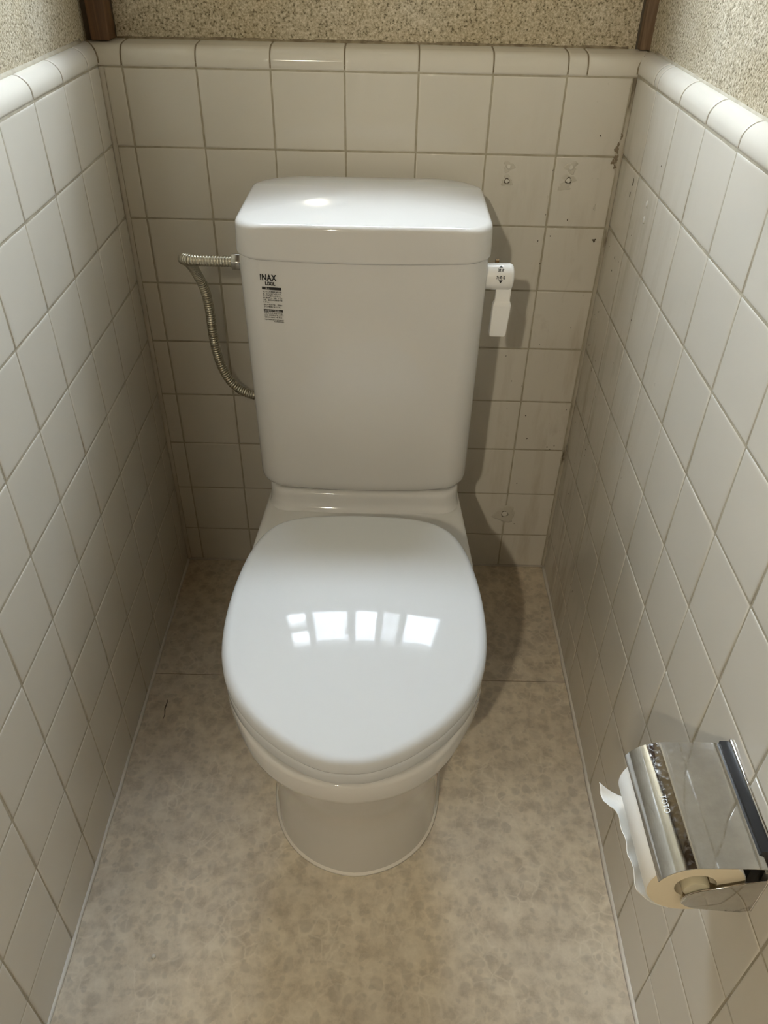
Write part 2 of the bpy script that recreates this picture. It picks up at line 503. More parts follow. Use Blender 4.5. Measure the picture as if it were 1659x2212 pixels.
# thin sandy mortar lip between plaster and side caps
for nm, x_of, sg, par in (('mortar_lip', lx, -1, wall_left), ('mortar_lip', rx, 1, wall_right)):
    b = MB(); rings = []
    for k in range(60):
        y = -0.0 - k * 0.029
        w = 0.0030 + rnd.uniform(-.0004, .0004)
        x = x_of(y)
        rings.append([(x + sg * (0.0205 - w), y, 0.9965), (x + sg * 0.0185, y, 0.9985 + w * .5), (x + sg * 0.0215, y, 1.0035 + w), (x + sg * 0.0215, y, 0.9965)])
    b.loft(rings)
    add(nm, b.build(nm, M['grout'], smooth=True), par)
b = MB(); rings = []
for k in range(60):
    x = -0.03 + k * 0.0133
    w = 0.0025 + rnd.uniform(-.001, .0012)
    rings.append([(x, YB - w * 1.6, 0.9985), (x, YB - w * .6, 1.0005 + w * .4), (x, YB + .001, 1.002 + w), (x, YB + .001, .998)])
b.loft(rings)
add('mortar_lip', b.build('mortar_lip', M['grout_dark'], smooth=True), wall_back)

# dark mitre joints where the cap tiles meet
for x_of, sg in ((lx, -1), (rx, 1)):
    path_ = [(x_of(0) + sg * d, d, z + .0006) for d, z in cap_profile(0.0205)[2:]]
    b = MB(); rings = []
    for k, p in enumerate(path_):
        p = Vector(p); t = (Vector(path_[min(k + 1, len(path_) - 1)]) - Vector(path_[max(k - 1, 0)])).normalized()
        u = t.cross(Vector((sg, 1, 0))).normalized(); w = t.cross(u)
        r_ = .0017 + rnd.uniform(-.0004, .0005)
        rings.append([p + (u * math.cos(a) + w * math.sin(a)) * r_ for a in [math.pi / 4 * j for j in range(8)]])
    b.loft(rings)
    add('mitre_joint', b.build('mitre_joint', M['grout_dark'], smooth=True), wall_back)
# vertical corner joints on the back wall
def corner_joint(x_of, sg, z0, z1, wfn, material, name, parent):
    b = MB(); rings = []
    n = int((z1 - z0) / 0.008)
    for k in range(n + 1):
        z = z0 + (z1 - z0) * k / n
        w = wfn(z)
        x = x_of(0)
        rings.append([(x, 0.003, z), (x + sg * w, 0.002, z), (x + sg * w, -0.0002, z), (x + sg * w * .45, -0.0014, z), (x, -0.0030 - w * .15, z)])
    b.loft(rings)
    add(name, b.build(name, material, smooth=True), parent)
corner_joint(rx, -1, 0.0, ZC, lambda z: 0.0044 + rnd.uniform(-.0004, .0004) + (0.009 * max(0, 1 - abs(z - .862) / .035)) , M['joint_right'], 'corner_joint', wall_back)
corner_joint(lx, 1, 0.0, ZC, lambda z: 0.0066 + rnd.uniform(-.0003, .0003), M['joint_left'], 'corner_joint', wall_back)

# doorway end of the room (behind the camera) and an unseen dim hallway, added to cut bounced light
DX0, DX1, DZ = 0.05, 0.68, 2.02
b = MB()
b.box((-0.9, -LEN - 0.11, -0.05), (DX0, -LEN, CEIL)); b.box((DX1, -LEN - 0.11, -0.05), (1.6, -LEN, CEIL)); b.box((DX0, -LEN - 0.11, DZ), (DX1, -LEN, CEIL))
add('wall_front', b.build('wall_front', M['plaster']), kind='structure')
b = MB()
b.box((DX0 - .02, -LEN - .12, 0), (DX0 + .012, -LEN + .012, DZ)); b.box((DX1 - .012, -LEN - .12, 0), (DX1 + .02, -LEN + .012, DZ)); b.box((DX0 - .02, -LEN - .12, DZ - .02), (DX1 + .02, -LEN + .012, DZ + .02))
add('trim_4', bevel(b.build('trim_4', M['door']), .002), kind='structure')
b = MB()
b.box((-0.9, -3.35, -0.05), (1.6, -3.25, CEIL)); b.box((-1.0, -3.35, -0.05), (-0.9, -LEN, CEIL)); b.box((1.6, -3.35, -0.05), (1.7, -LEN, CEIL))
add('wall_unseen_hall', b.build('wall_unseen_hall', M['hall']), kind='structure')
b = MB(); b.box((-0.9, -3.25, -0.06), (1.6, -LEN - .05, -0.002))
add('floor_unseen_hall', b.build('floor_unseen_hall', M['wood_pale']), kind='structure')
b = MB(); b.box((-0.9, -3.35, CEIL), (1.6, YB + 0.12, CEIL + 0.05))
add('ceiling', b.build('ceiling', M['ceiling']), kind='structure')
b = MB(); b.box((-0.2, -LEN - 0.05, -0.06), (0.95, YB + 0.1, 0.0))
floor = add('floor', b.build('floor', M['floor']), kind='structure')
b = MB(); b.box((XL, -0.3312, -0.001), (XR, -0.3302, 0.00035))
add('seam', b.build('seam', M['grout_dark']), floor, label='dark hairline seam between the two vinyl sheets')
b = MB()
rings = []
for t in range(9):
    y = -0.392 - t * 0.0055; x = 0.0095 + math.sin(t * 1.3) * .0009 + t * .0004
    w = 0.0012 * (1 - abs(t - 3) / 8)
    rings.append([(x - w, y, 0.0), (x + w, y, 0.0), (x, y, 0.0005)])
b.loft(rings)
add('scuff', b.build('scuff', M['stain_and_shade']), floor, label='short dark scuff')
# small round bump on the floor
b = MB()
b.loft([[(0.0939 + r * math.cos(a * math.pi / 10), -0.8371 + r * math.sin(a * math.pi / 10), z) for a in range(20)] for r, z in ((.0031, 0), (.0032, .0012), (.0028, .0024), (.0019, .0032), (.0006, .0036))])
add('floor_pellet', b.build('floor_pellet', M['filler'], smooth=True), label='tiny pale round pellet lying on the vinyl floor at front left', cat='pellet')

# caulk lines round the floor
def bead(name, p0, p1, inward, w, h, material, jit=.0004):
    b = MB(); rings = []
    p0, p1 = Vector(p0), Vector(p1); iw = Vector(inward)
    n = max(20, int((p1 - p0).length / .015))
    for k in range(n + 1):
        p = p0.lerp(p1, k / n); ww = w + rnd.uniform(-jit, jit) + 0.0007 * math.sin(k * .7); hh = h + rnd.uniform(-jit, jit)
        rings.append([p - iw * .001 + Vector((0, 0, -.001)), p + iw * ww + Vector((0, 0, 0.0002)), p + iw * ww * .45 + Vector((0, 0, hh * .35)), p - iw * .0002 + Vector((0, 0, hh))])
    b.loft(rings)
    return add(name, b.build(name, material, smooth=True), kind='structure')
bead('trim_1', (lx(0), 0, 0), (lx(-LEN), -LEN, 0), (1, 0, 0), .0042, .0048, M['caulk'])
bead('trim_2', (rx(0), 0, 0), (rx(-LEN), -LEN, 0), (-1, 0, 0), .0046, .0060, M['caulk'])
bead('trim_3', (XL, 0, 0), (XR, 0, 0), (0, -1, 0), .0030, .0045, M['caulk_right'])

# ------------------------------------------------------------------ corner posts
def post(name, x0, x1, y0, y1, m, label):
    b = MB(); b.box((x0, y0, 1.0005), (x1, y1, CEIL))
    o = add(name, bevel(b.build(name, m), .002), label=label, cat='post')
    return o
post('wooden_post', -0.0445, -0.0165, 0.018, YB + 0.002, M['wood'], 'reddish brown wooden corner post above the tiles at the left end')
post('wooden_post', 0.7680, 0.7935, 0.034, YB + 0.002, M['wood_pale'], 'greyish brown wooden corner post above the tiles at the right end')
# dark strips painting in the shade of the gaps beside the posts
def gap_strip(pts, z0, z1, name, parent):
    b = MB(); n = 40; rings = []
    for k in range(n + 1):
        z = z0 + (z1 - z0) * k / n
        rings.append([(x + rnd.uniform(-.0005, .0005), y, z) for x, y in pts])
    b.loft(rings)
    add(name, b.build(name, M['stain_and_shade']), parent)
gap_strip([(-0.0165, YB - .0012), (-0.0145, YB - .0012), (-0.0145, YB + .002), (-0.0165, YB + .002)], 1.0, 1.3, 'gap_shade', wall_back)
gap_strip([(-0.0575, 0.03), (-0.044, 0.03), (-0.044, YB + .01), (-0.0575, YB + .01)], 1.0, 1.3, 'gap_shade', wall_back)
gap_strip([(0.7650, YB - .0012), (0.7685, YB - .0012), (0.7685, YB + .002), (0.7650, YB + .002)], 1.0, 1.3, 'gap_shade', wall_back)

# ------------------------------------------------------------------ window (above the back wall tiles)
b = MB()
fy0, fy1 = YB + 0.02, YB + 0.06
b.box((WX0, fy0 - .02, WZ0 - .02), (WX1, fy1, WZ0 + .012)); b.box((WX0, fy0 - .02, WZ1 - .012), (WX1, fy1, WZ1 + .02))
bars = [(0.0, 0.02), (0.105, 0.135), (0.295, 0.330), (0.425, 0.455), (0.53, 0.560), (0.715, 0.735)]
for x0, x1 in bars: b.box((x0, fy0, WZ0), (x1, fy1, WZ1))
b.box((0.02, fy0, 1.455), (0.105, fy1, 1.475))
lintel = MB(); lintel.box((XL - .02, YB - .012, 1.66), (XR + .02, YB + .01, 1.80))
add('trim_5', bevel(lintel.build('trim_5', M['wood']), .003), kind='structure')
win = add('window_1', bevel(b.build('window_1', M['frame']), .002), kind='structure')
for k in range(5):
    x0, x1 = bars[k][1], bars[k + 1][0]
    b = MB(); b.box((x0 - .003, fy0 + .012, WZ0 + .008), (x1 + .003, fy0 + .017, WZ1 - .008))
    add('pane', b.build('pane', M['pane_clear'] if k == 0 else M['pane_dim'] if k == 3 else M['pane']), win)
b = MB(); b.box((0.283, fy0 - .012, 1.45), (0.30, fy0, 1.485)); b.cyl((0.292, fy0 - .012, 1.467), (0.292, fy0 - .024, 1.467), .006)
add('latch', b.build('latch', M['nickel']), win)

# ------------------------------------------------------------------ lamp behind the camera
b = MB()
b.loft([[(LAMP_POS[0] + r * math.cos(a * math.pi / 16), LAMP_POS[1] + r * math.sin(a * math.pi / 16), z) for a in range(32)] for r, z in ((.07, CEIL - .0), (.07, CEIL - .012), (.05, CEIL - .02), (.022, CEIL - .03), (.022, LAMP_POS[2] + .085))])
lamp = add('ceiling_lamp', b.build('ceiling_lamp', M['nickel'], auto=30), label='small warm bulb lamp hanging in the dim hallway behind the doorway', cat='lamp')
me = bpy.data.meshes.new('bulb'); bm = bmesh.new()
bmesh.ops.create_uvsphere(bm, u_segments=32, v_segments=16, radius=0.04)
for f in bm.faces: f.smooth = True
for v in bm.verts: v.co += Vector(LAMP_POS) + Vector((0, 0, .05))
bm.to_mesh(me); bm.free(); me.materials.append(M['globe'])
add('bulb', me, lamp)
ld = bpy.data.lights.new('lamp_light', 'POINT'); ld.energy = LAMP_POWER; ld.color = (1.0, 0.91, 0.72); ld.shadow_soft_size = 0.022
lo = bpy.data.objects.new('lamp_light', ld); lo.location = (LAMP_POS[0], LAMP_POS[1], LAMP_POS[2] - .03); COL.objects.link(lo)

# ------------------------------------------------------------------ curves and outlines
def cr(pts, n):
    """Catmull-Rom through pts, resampled evenly to n+1 points"""
    pts = [Vector(p) for p in pts]
    Q = [pts[0] * 2 - pts[1]] + pts + [pts[-1] * 2 - pts[-2]]
    out = []
    for i in range(1, len(Q) - 2):
        for k in range(24):
            t = k / 24; a, b_, c, d = Q[i - 1:i + 3]
            out.append(0.5 * ((2 * b_) + (c - a) * t + (2 * a - 5 * b_ + 4 * c - d) * t * t + (3 * b_ - a - 3 * c + d) * t ** 3))
    out.append(pts[-1])
    L = [0]
    for i in range(1, len(out)): L.append(L[-1] + (out[i] - out[i - 1]).length)
    res = []; j = 0
    for k in range(n + 1):
        s = L[-1] * k / n
        while j < len(L) - 2 and L[j + 1] < s: j += 1
        f = (s - L[j]) / max(L[j + 1] - L[j], 1e-9)
        res.append(out[j].lerp(out[j + 1], min(max(f, 0), 1)))
    return res
CX = 0.3685
H = 48
def half(pts, n=H):
    """closed outline (2n points) from half outline points (halfwidth, y), front to back"""
    # mirror a neighbour at each end for a smooth nose
    h = [(-pts[1][0], pts[1][1])] + list(pts) + [(-pts[-2][0], pts[-2][1])]
    P3 = [Vector((a, b_, 0)) for a, b_ in h]
    Q = []
    for i in range(1, len(P3) - 2):
        for k in range(24):
            t = k / 24; a, b_, c, d = P3[i - 1:i + 3]
            Q.append(0.5 * ((2 * b_) + (c - a) * t + (2 * a - 5 * b_ + 4 * c - d) * t * t + (3 * b_ - a - 3 * c + d) * t ** 3))
    Q.append(P3[-2])
    L = [0]
    for i in range(1, len(Q)): L.append(L[-1] + (Q[i] - Q[i - 1]).length)
    hs = []; j = 0
    for k in range(n + 1):
        s = L[-1] * k / n
        while j < len(L) - 2 and L[j + 1] < s: j += 1
        f = (s - L[j]) / max(L[j + 1] - L[j], 1e-9)
        hs.append(Q[j].lerp(Q[j + 1], min(max(f, 0), 1)))
    o = [(CX + p.x, p.y) for p in hs] + [(CX - p.x, p.y) for p in hs[1:-1]][::-1]
    return o
def inset(o, d):
    n = len(o); out = []
    for k in range(n):
        a, c = o[(k - 1) % n], o[(k + 1) % n]
        t = Vector((c[0] - a[0], c[1] - a[1])).normalized()
        out.append((o[k][0] - t.y * d, o[k][1] + t.x * d))
    return out
LID = half([(0, -.8115), (.030, -.8080), (.067, -.791), (.104, -.7635), (.131, -.734), (.1475, -.708), (.158, -.683), (.1662, -.650), (.1700, -.606), (.1685, -.555), (.1620, -.505), (.1530, -.467), (.1390, -.436), (.1180, -.4155), (.085, -.4045), (.04, -.4015), (0, -.4010)])
RIM = half([(0, -.8110), (.030, -.8075), (.0570, -.7995), (.0785, -.7885), (.099, -.7735), (.118, -.7530), (.1345, -.7265), (.1475, -.702), (.158, -.678), (.1655, -.647), (.1680, -.606), (.1665, -.555), (.1600, -.505), (.152, -.46), (.140, -.42), (.118, -.395), (.085, -.383), (.04, -.38), (0, -.38)])
PED = half([(0, -.7110), (.030, -.7065), (.062, -.6935), (.090, -.672), (.110, -.645), (.1235, -.610), (.130, -.565), (.131, -.50), (.128, -.42), (.122, -.32), (.116, -.22), (.105, -.15), (.08, -.125), (.04, -.12), (0, -.12)])
def area(o): return sum(o[k][0] * o[(k + 1) % len(o)][1] - o[(k + 1) % len(o)][0] * o[k][1] for k in range(len(o)))
def ins(o, d): return inset(o, d if area(o) > 0 else -d)
def blend(a, b_, t): return [(p[0] * (1 - t) + q[0] * t, p[1] * (1 - t) + q[1] * t) for p, q in zip(a, b_)]
def ring(o, z): return [(x, y, z(x, y) if callable(z) else z) for x, y in o]

toilet = bpy.data.objects.new('toilet', None); COL.objects.link(toilet)
toilet.location = (0, 0, 0)
toilet['label'] = 'white two-piece flush toilet with closed lid against the back wall'
toilet['category'] = 'toilet'

# bowl with pedestal
def rrect(x0, x1, y0, y1, rf, rb, n=8, bow=0.0):
    """rounded rectangle ring, y0 front (smaller y)"""
    pts = []
    for cx, cy, r, a0 in ((x1 - rf, y0 + rf, rf, -90), (x1 - rb, y1 - rb, rb, 0), (x0 + rb, y1 - rb, rb, 90), (x0 + rf, y0 + rf, rf, 180)):
        for k in range(n + 1):
            a = R(a0 + 90 * k / n)
            pts.append((cx + r * math.cos(a), cy + r * math.sin(a)))
    # add subdivisions along the front edge for bow
    last, first = pts[-1], pts[0]
    m_ = 14
    for k in range(1, m_):
        pts.append((last[0] + (first[0] - last[0]) * k / m_, y0))
    if bow:
        xm = (x0 + x1) / 2; hw = (x1 - x0) / 2
        pts = [(x, y - bow * (1 - ((x - xm) / hw) ** 2) * max(0, min(1, (y1 - y) / (y1 - y0)))) for x, y in pts]
    return pts
b = MB()
rings = [ring(ins(RIM, .05), .372), ring(ins(RIM, .010), .3835), ring(ins(RIM, .004), .3832), ring(ins(RIM, .0012), .3815), ring(RIM, .378), ring(RIM, .366),
         ring(RIM, .355), ring(ins(RIM, .0018), .3475), ring(ins(RIM, .0062), .3405), ring(ins(RIM, .0145), .3335),
         ring(ins(blend(RIM, PED, .16), .012), .316), ring(ins(blend(RIM, PED, .30), .010), .293), ring(ins(blend(RIM, PED, .48), .006), .262),
         ring(blend(RIM, PED, .68), .222), ring(blend(RIM, PED, .84), .182), ring(blend(RIM, PED, .95), .140), ring(PED, .10), ring(ins(PED, -.001), .05), ring(ins(PED, -.002), .0)]
b.loft(rings)
# deck behind the seat
def dk(z, g, wf=0.0, r=.03):
    pts = rrect(CX - .150 - g, CX + .150 + g, -.44 - g, -.03, .03, .02, 8)
    return [(CX + (x - CX) * (1 + .16 * max(0, min(1, (-.18 - y) / .22)) + wf * 0), y, z) for x, y in pts]
b.loft([dk(.10, -.045), dk(.20, -.035), dk(.27, -.02), dk(.32, -.006), dk(.345, -.001), dk(.360, 0.0), dk(.3665, -.0015), dk(.3695, -.005), dk(.3705, -.010)])
# riser under the tank
def rs(z, g):
    return [(x, y, z) for x, y in rrect(CX - .1565 - g * .15, CX + .1565 + g * .15, -.279 - g, -.03, .03, .02, 8, .006)]
b.loft([rs(.368, .0160), rs(.3702, .0105), rs(.3730, .0060), rs(.378, .0022), rs(.384, 0), rs(.392, -.0002), rs(.398, -.001), rs(.4025, -.0045), rs(.404, -.010)])
bowl_me = b.build('bowl', M['ceramic'], auto=50)
add('bowl', bowl_me, toilet)
b = MB()
o1 = ins(PED, -.0015)
b.loft([ring(ins(PED, .002), .0), ring(ins(PED, -.0062), .0002), ring(ins(PED, -.0048), .0018), ring(ins(PED, -.0010), .0048)], cap0=False, cap1=False)
add('caulk_bead', b.build('caulk_bead', M['caulk'], smooth=True), toilet)

# seat ring and lid
def ztop(x, y): return .455 - (x - CX) ** 2 / 2.6 - (y + .38) ** 2 / 6.0
def zedge(x, y): return ztop(x, y) - .0125
def zseat_top(x, y): return .4065 + (y + .811) * .048
b = MB()
SEAT = ins(LID, .0012)
zs = lambda d: (lambda x, y: zseat_top(x, y) - d)
b.loft([ring(ins(SEAT, .06), .3880), ring(ins(SEAT, .004), .3862), ring(ins(SEAT, .0012), .3872), ring(SEAT, .3895), ring(SEAT, zs(.0055)), ring(ins(SEAT, .0012), zs(.0025)), ring(ins(SEAT, .0045), zs(.0008)), ring(ins(SEAT, .06), zs(.0005))])
add('seat', b.build('seat', M['plastic'], auto=40), toilet)
b = MB()
ctr = (CX, -.60)
def sc(o, t): return [(ctr[0] + (x - ctr[0]) * t, ctr[1] + (y - ctr[1]) * t) for x, y in o]
zl_ = lambda d: (lambda x, y: zseat_top(x, y) + d)
def zf(o_in):  # fillet drop
    return lambda x, y: ztop(x, y) - o_in
rings = [ring(ins(LID, .05), zl_(.0012)), ring(ins(LID, .0035), zl_(.0008)), ring(ins(LID, .0010), zl_(.0018)), ring(LID, zl_(.0042))]
RF = .0115
LI = LID
for k in range(0, 8):
    a = k / 7 * math.pi / 2
    inn = RF * (1 - math.cos(a)); dz = RF * (1 - math.sin(a))
    o = ins(LID, inn)
    rings.append(ring(o, (lambda dz: (lambda x, y: ztop(x, y) - dz))(dz)))
base = ins(LID, RF)
for t in (.985, .96, .92, .86, .78, .68, .56, .42, .27, .12):
    rings.append(ring(sc(base, t), ztop))
b.loft(rings)
add('lid', b.build('lid', M['plastic'], smooth=True), toilet)

# ------------------------------------------------------------------ tank
def tk(z, g=0.0):
    t = (.80 - z) / .40
    hw = .1725 - .0045 * t + g
    yf = -.279 + .004 * t - g
    return [(x, y, z) for x, y in rrect(CX - .0015 - hw, CX - .0015 + hw, yf, -.062 - (-g if g < 0 else 0), .034, .02, 10, .014)]
b = MB()
rings = []
for z, g in ((.4025, -.024), (.4045, -.014), (.4075, -.0075), (.4125, -.0030), (.419, -.0006), (.427, 0), (.50, 0), (.60, 0), (.70, 0), (.775, 0), (.7880, -.001), (.7895, -.006)):
    rings.append(tk(z, g))
def under(r):
    # the underside bows down a little at the centre front
    return r
b.loft(rings)
tank_me = b.build('tank', M['ceramic'], auto=60)
tank = add('tank', tank_me, toilet)
# tank lid
def tl(z, g=0.0, dome=0.0):
    hw = .1745 - g
    pts = rrect(CX - .0015 - hw, CX - .0015 + hw, -.282 + g, -.030 - g, .036, .062, 10, .014)
    out = []
    for x, y in pts:
        u = (x - CX) / .172; v = (y + .155) / .13
        out.append((x, y, z - dome * (0.006 * u * u) + 0 * v))
    return out
def dome(x, y):
    u = (x - CX) / .172; v = (y + .165) / .13
    return .8445 - .0080 * abs(u) ** 3.0 - .0075 * abs(v) ** 2.2 - (.004 * max(0, v) ** 2)
b = MB()
rings = [tl(.7887, .010), tl(.7887, .0022), tl(.7905, .0004), tl(.7930, 0), tl(.806, 0.0003)]
rf = .0068
def lidring(g, dz):
    return [(x, y, dome(x, y) - dz) for x, y, z in tl(0, g)]
for k in range(0, 7):
    a = k / 6 * math.pi / 2
    rings.append(lidring(.0012 + rf * (1 - math.cos(a)) , rf * (1 - math.sin(a))))
c0 = (CX, -.163)
base = lidring(.0012 + rf, 0)
for t in (.98, .95, .91, .86, .78, .68, .56, .42, .26, .1):
    rings.append([(c0[0] + (x - c0[0]) * t, c0[1] + (y - c0[1]) * t, dome(c0[0] + (x - c0[0]) * t, c0[1] + (y - c0[1]) * t)) for x, y, z in base])
b.loft(rings)
add('tank_lid', b.build('tank_lid', M['ceramic'], smooth=True), toilet)

# ------------------------------------------------------------------ print on the tank
bvh = BVHTree.FromPolygons([v.co for v in tank_me.vertices], [p.vertices for p in tank_me.polygons])
def text_mesh(name, body, size, extrude=0.0, bold=0.0, align='LEFT', sx=1.0):
    cu = bpy.data.curves.new(name, 'FONT'); cu.body = body; cu.size = size; cu.extrude = extrude; cu.offset = bold
    cu.align_x = align; cu.space_character = 1.12 if body in ('INAX', 'LIXIL') else 1.0; cu.resolution_u = 3
    o = bpy.data.objects.new(name, cu); COL.objects.link(o)
    bpy.context.view_layer.update()
    dg = bpy.context.evaluated_depsgraph_get()
    me = bpy.data.meshes.new_from_object(o.evaluated_get(dg))
    bpy.data.objects.remove(o, do_unlink=True)
    for v in me.vertices: v.co.x *= sx
    return me
def on_tank(me, x0, z0, off=.0004):
    for v in me.vertices:
        x, z = x0 + v.co.x, z0 + v.co.y
        hit = bvh.ray_cast(Vector((x, -1, z)), Vector((0, 1, 0)))[0]
        v.co = Vector((x, (hit.y if hit else -.29) - off, z))
def fit(me, w=None):
    xs = [v.co.x for v in me.vertices]
    if w and xs:
        s = w / (max(xs) - min(xs)); x0 = min(xs)
        for v in me.vertices: v.co.x = (v.co.x - x0) * s
def merge(mes):
    bm = bmesh.new()
    for me in mes: bm.from_mesh(me)
    out = bpy.data.meshes.new('m'); bm.to_mesh(out); bm.free(); return out
def logo(body, x0, z0, size, w, bold, name):
    me = text_mesh(name, body, size, bold=bold); fit(me, w); on_tank(me, x0, z0)
    me.materials.append(M['black'])
    return add(name, me, tank)
logo('INAX', .2275, .7610, .0118, .0228, .00045, 'brand_lettering')
logo('LIXIL', .2340, .7545, .0062, .0140, .00040, 'brand_lettering')
LX = .2290
def bar(z0, z1, x0=LX, x1=LX + .0270):
    n = 10
    V = []
    for k in range(n + 1):
        x = x0 + (x1 - x0) * k / n
        V += [(x, z0), (x, z1)]
    me = bpy.data.meshes.new('bar')
    me.from_pydata([(x, z, 0) for x, z in V], [], [(2 * k, 2 * k + 2, 2 * k + 3, 2 * k + 1) for k in range(n)])
    on_tank(me, 0, 0, .0003)
    return me
W_ = .0266
lines = [('タンクに手洗用洗浄剤や薬', .7440, 1.0), ('品、石けんなどを置いたり、', .7410, 1.0), ('タンク内部に入れない。', .7380, .93), ('また凍結時に、熱湯、アルカ', .7350, 1.0),
         ('リ性、塩素系の洗剤を使用', .7320, 1.0), ('しない。', .7290, .30), ('割れやもれで水、汚損の', .7252, .98), ('恐れが原因になります。', .7222, .90),
         ('お求めの販売店または、', .7128, 1.0), ('LIXIL 修理受付センター', .7098, 1.02), ('☎ 0120-179-411', .7068, .92), ('http://www.lixil.co.jp/support/', .7035, 1.02), ('KL-0450(10101)', .7008, .52)]
parts = [bar(.7478, .7517), bar(.7158, .7195)]
for s, z, wf in lines:
    me = text_mesh('line', s, .0026, bold=.00004); fit(me, W_ * wf)
    on_tank(me, LX + .0006 + (W_ * 1.02 - W_ * wf if s.startswith('KL') else 0), z, .0004)
    parts.append(me)
me = merge(parts); me.materials.append(M['black'])
notice = add('warning_label', me, tank, label='small black printed notice in Japanese')
parts = []
for s, z, w, x in (('禁止', .7484, .0052, LX + .005), ('修理のご依頼は', .7164, .024, LX + .0014)):
    me = text_mesh('inv', s, .0030, bold=.0); fit(me, w); on_tank(me, x, z, .0007)
    me.materials.append(M['ceramic'])
    add('reversed_lettering', me, tank)

# ------------------------------------------------------------------ flush handle (right side of tank)
hy, hz = -.232, .7530
b = MB()
def capsule_ring(x, rr, n=40):
    return [(x, hy + rr * math.cos(2 * math.pi * k / n), hz + rr * 1.08 * math.sin(2 * math.pi * k / n)) for k in range(n)]
r0 = .0172
b.loft([capsule_ring(.5360, r0 - .0008), capsule_ring(.5470, r0 - .0004), capsule_ring(.5490, r0), capsule_ring(.5720, r0), capsule_ring(.5752, r0 - .0009), capsule_ring(.5772, r0 - .0030), capsule_ring(.5782, r0 - .0065), capsule_ring(.5786, .004)])
hub = add('flush_handle', b.build('flush_handle', M['handle'], auto=60), toilet)
b = MB()
pf = hy - .0100
def prect(z, x0, x1, yf, yb, r=.0018):
    return [(x, y, z) for x, y in rrect(x0, x1, yf, yb, r, r, 4)]
b.loft([prect(.7400, .5545, .5765, pf - .000, pf + .008), prect(.7300, .5545, .5762, pf - .0005, pf + .008), prect(.7205, .5545, .5760, pf, pf + .0085), prect(.7175, .5530, .5775, pf - .002, pf + .0085), prect(.7155, .5520, .5782, pf - .0035, pf + .009),
        prect(.7135, .5518, .5780, pf - .0035, pf + .009), prect(.700, .5516, .5772, pf - .0032, pf + .010), prect(.6700, .5512, .5755, pf - .003, pf + .011), prect(.6672, .5520, .5745, pf - .002, pf + .010)])
add('paddle', b.build('paddle', M['handle'], auto=50), hub)
b = MB(); b.cyl((.5520, hy + .010, hz + r0 + .0005), (.5570, hy + .010, hz + r0 + .0005), .0038, n=8)
add('fixing_nut', b.build('fixing_nut', M['brass']), hub, label='dark brass nut')
# writing on the handle
hb = BVHTree.FromPolygons([v.co for v in hub.data.vertices], [p.vertices for p in hub.data.polygons])
def on_hub(me, x0, z0):
    for v in me.vertices:
        x, z = x0 + v.co.x, z0 + v.co.y
        # wrap upward-tilted print round the barrel: cast toward the barrel axis
        a = (z - hz) / r0 + R(33)
        dv = Vector((0, -math.cos(a), math.sin(a)))
        v.co = Vector((x, hy, hz)) + Vector((0, dv.y * (r0 + .0004), dv.z * (r0 * 1.08 + .0004)))
parts = []
for s, z, w, sz in (('流す', .0021, .0090, .0050), ('ためる', -.0070, .0122, .0050)):
    me = text_mesh('t', s, sz, bold=.00012); fit(me, w); on_hub(me, .5585 - w / 2, hz + z); parts.append(me)
def tri(pts):
    me = bpy.data.meshes.new('tri'); me.from_pydata([(x, z, 0) for x, z in pts], [], [(0, 1, 2)]); on_hub(me, .5585, hz); return me
parts.append(tri([(-.0028, .0078), (.0028, .0078), (0, .0112)]))
parts.append(tri([(-.0030, -.0088), (.0030, -.0088), (0, -.0130)]))
me = merge(parts); me.materials.append(M['black'])
add('handle_lettering', me, hub, label='black arrows and Japanese flush wording')

# ------------------------------------------------------------------ corrugated supply hose
pts = [(.1780, -.172, .7440), (.160, -.172, .7440), (.130, -.171, .7440), (.108, -.168, .7435), (.0950, -.158, .7415), (.0890, -.142, .7350), (.0890, -.122, .7250), (.0900, -.100, .7080), (.0930, -.080, .6840), (.0975, -.066, .6540),
       (.0990, -.058, .6160), (.0985, -.054, .5720), (.1005, -.050, .5330), (.1080, -.047, .4960), (.1230, -.045, .4670), (.1450, -.044, .4500), (.1750, -.0435, .4425), (.200, -.043, .4395), (.225, -.043, .4385)]
path = cr(pts, 1150)
b = MB(); rings = []
L = 0
up = Vector((0, 1, 0))
for k, p in enumerate(path):
    if k: L += (p - path[k - 1]).length
    t = (path[min(k + 1, len(path) - 1)] - path[max(k - 1, 0)]).normalized()
    u = t.cross(up)
    if u.length < .05: u = t.cross(Vector((1, 0, 0)))
    u.normalize(); w = t.cross(u)
    ph = L / .0044
    rr = .0070 + .0014 * abs(math.sin(math.pi * ph)) ** .6
    rings.append([p + (u * math.cos(a) + w * math.sin(a)) * rr for a in [2 * math.pi * j / 14 for j in range(14)]])
    up = -w
b.loft(rings)
hose = add('supply_hose', b.build('supply_hose', M['steel'], smooth=True), label='corrugated steel water hose curving from the tank to the wall', cat='hose')
b = MB(); b.cyl((.1690, -.172, .7440), (.1830, -.172, .7440), .0128, n=6)
me = bevel(b.build('nut', M['nickel']), .0012, 2)
add('nut', me, hose)
b = MB(); b.cyl((.1822, -.172, .7440), (.1960, -.172, .7440), .0125, n=28)
add('gasket', b.build('gasket', M['rubber'], auto=40), hose)
b = MB(); b.cyl((.222, -.043, .4385), (.236, -.043, .4385), .012, n=6); b.cyl((.238, -.048, .4385), (.238, .002, .4385), .009, n=20); b.cyl((.238, -.012, .4385), (.238, -.001, .4385), .024, n=28)
add('stop_valve', b.build('stop_valve', M['nickel'], auto=40), hose)

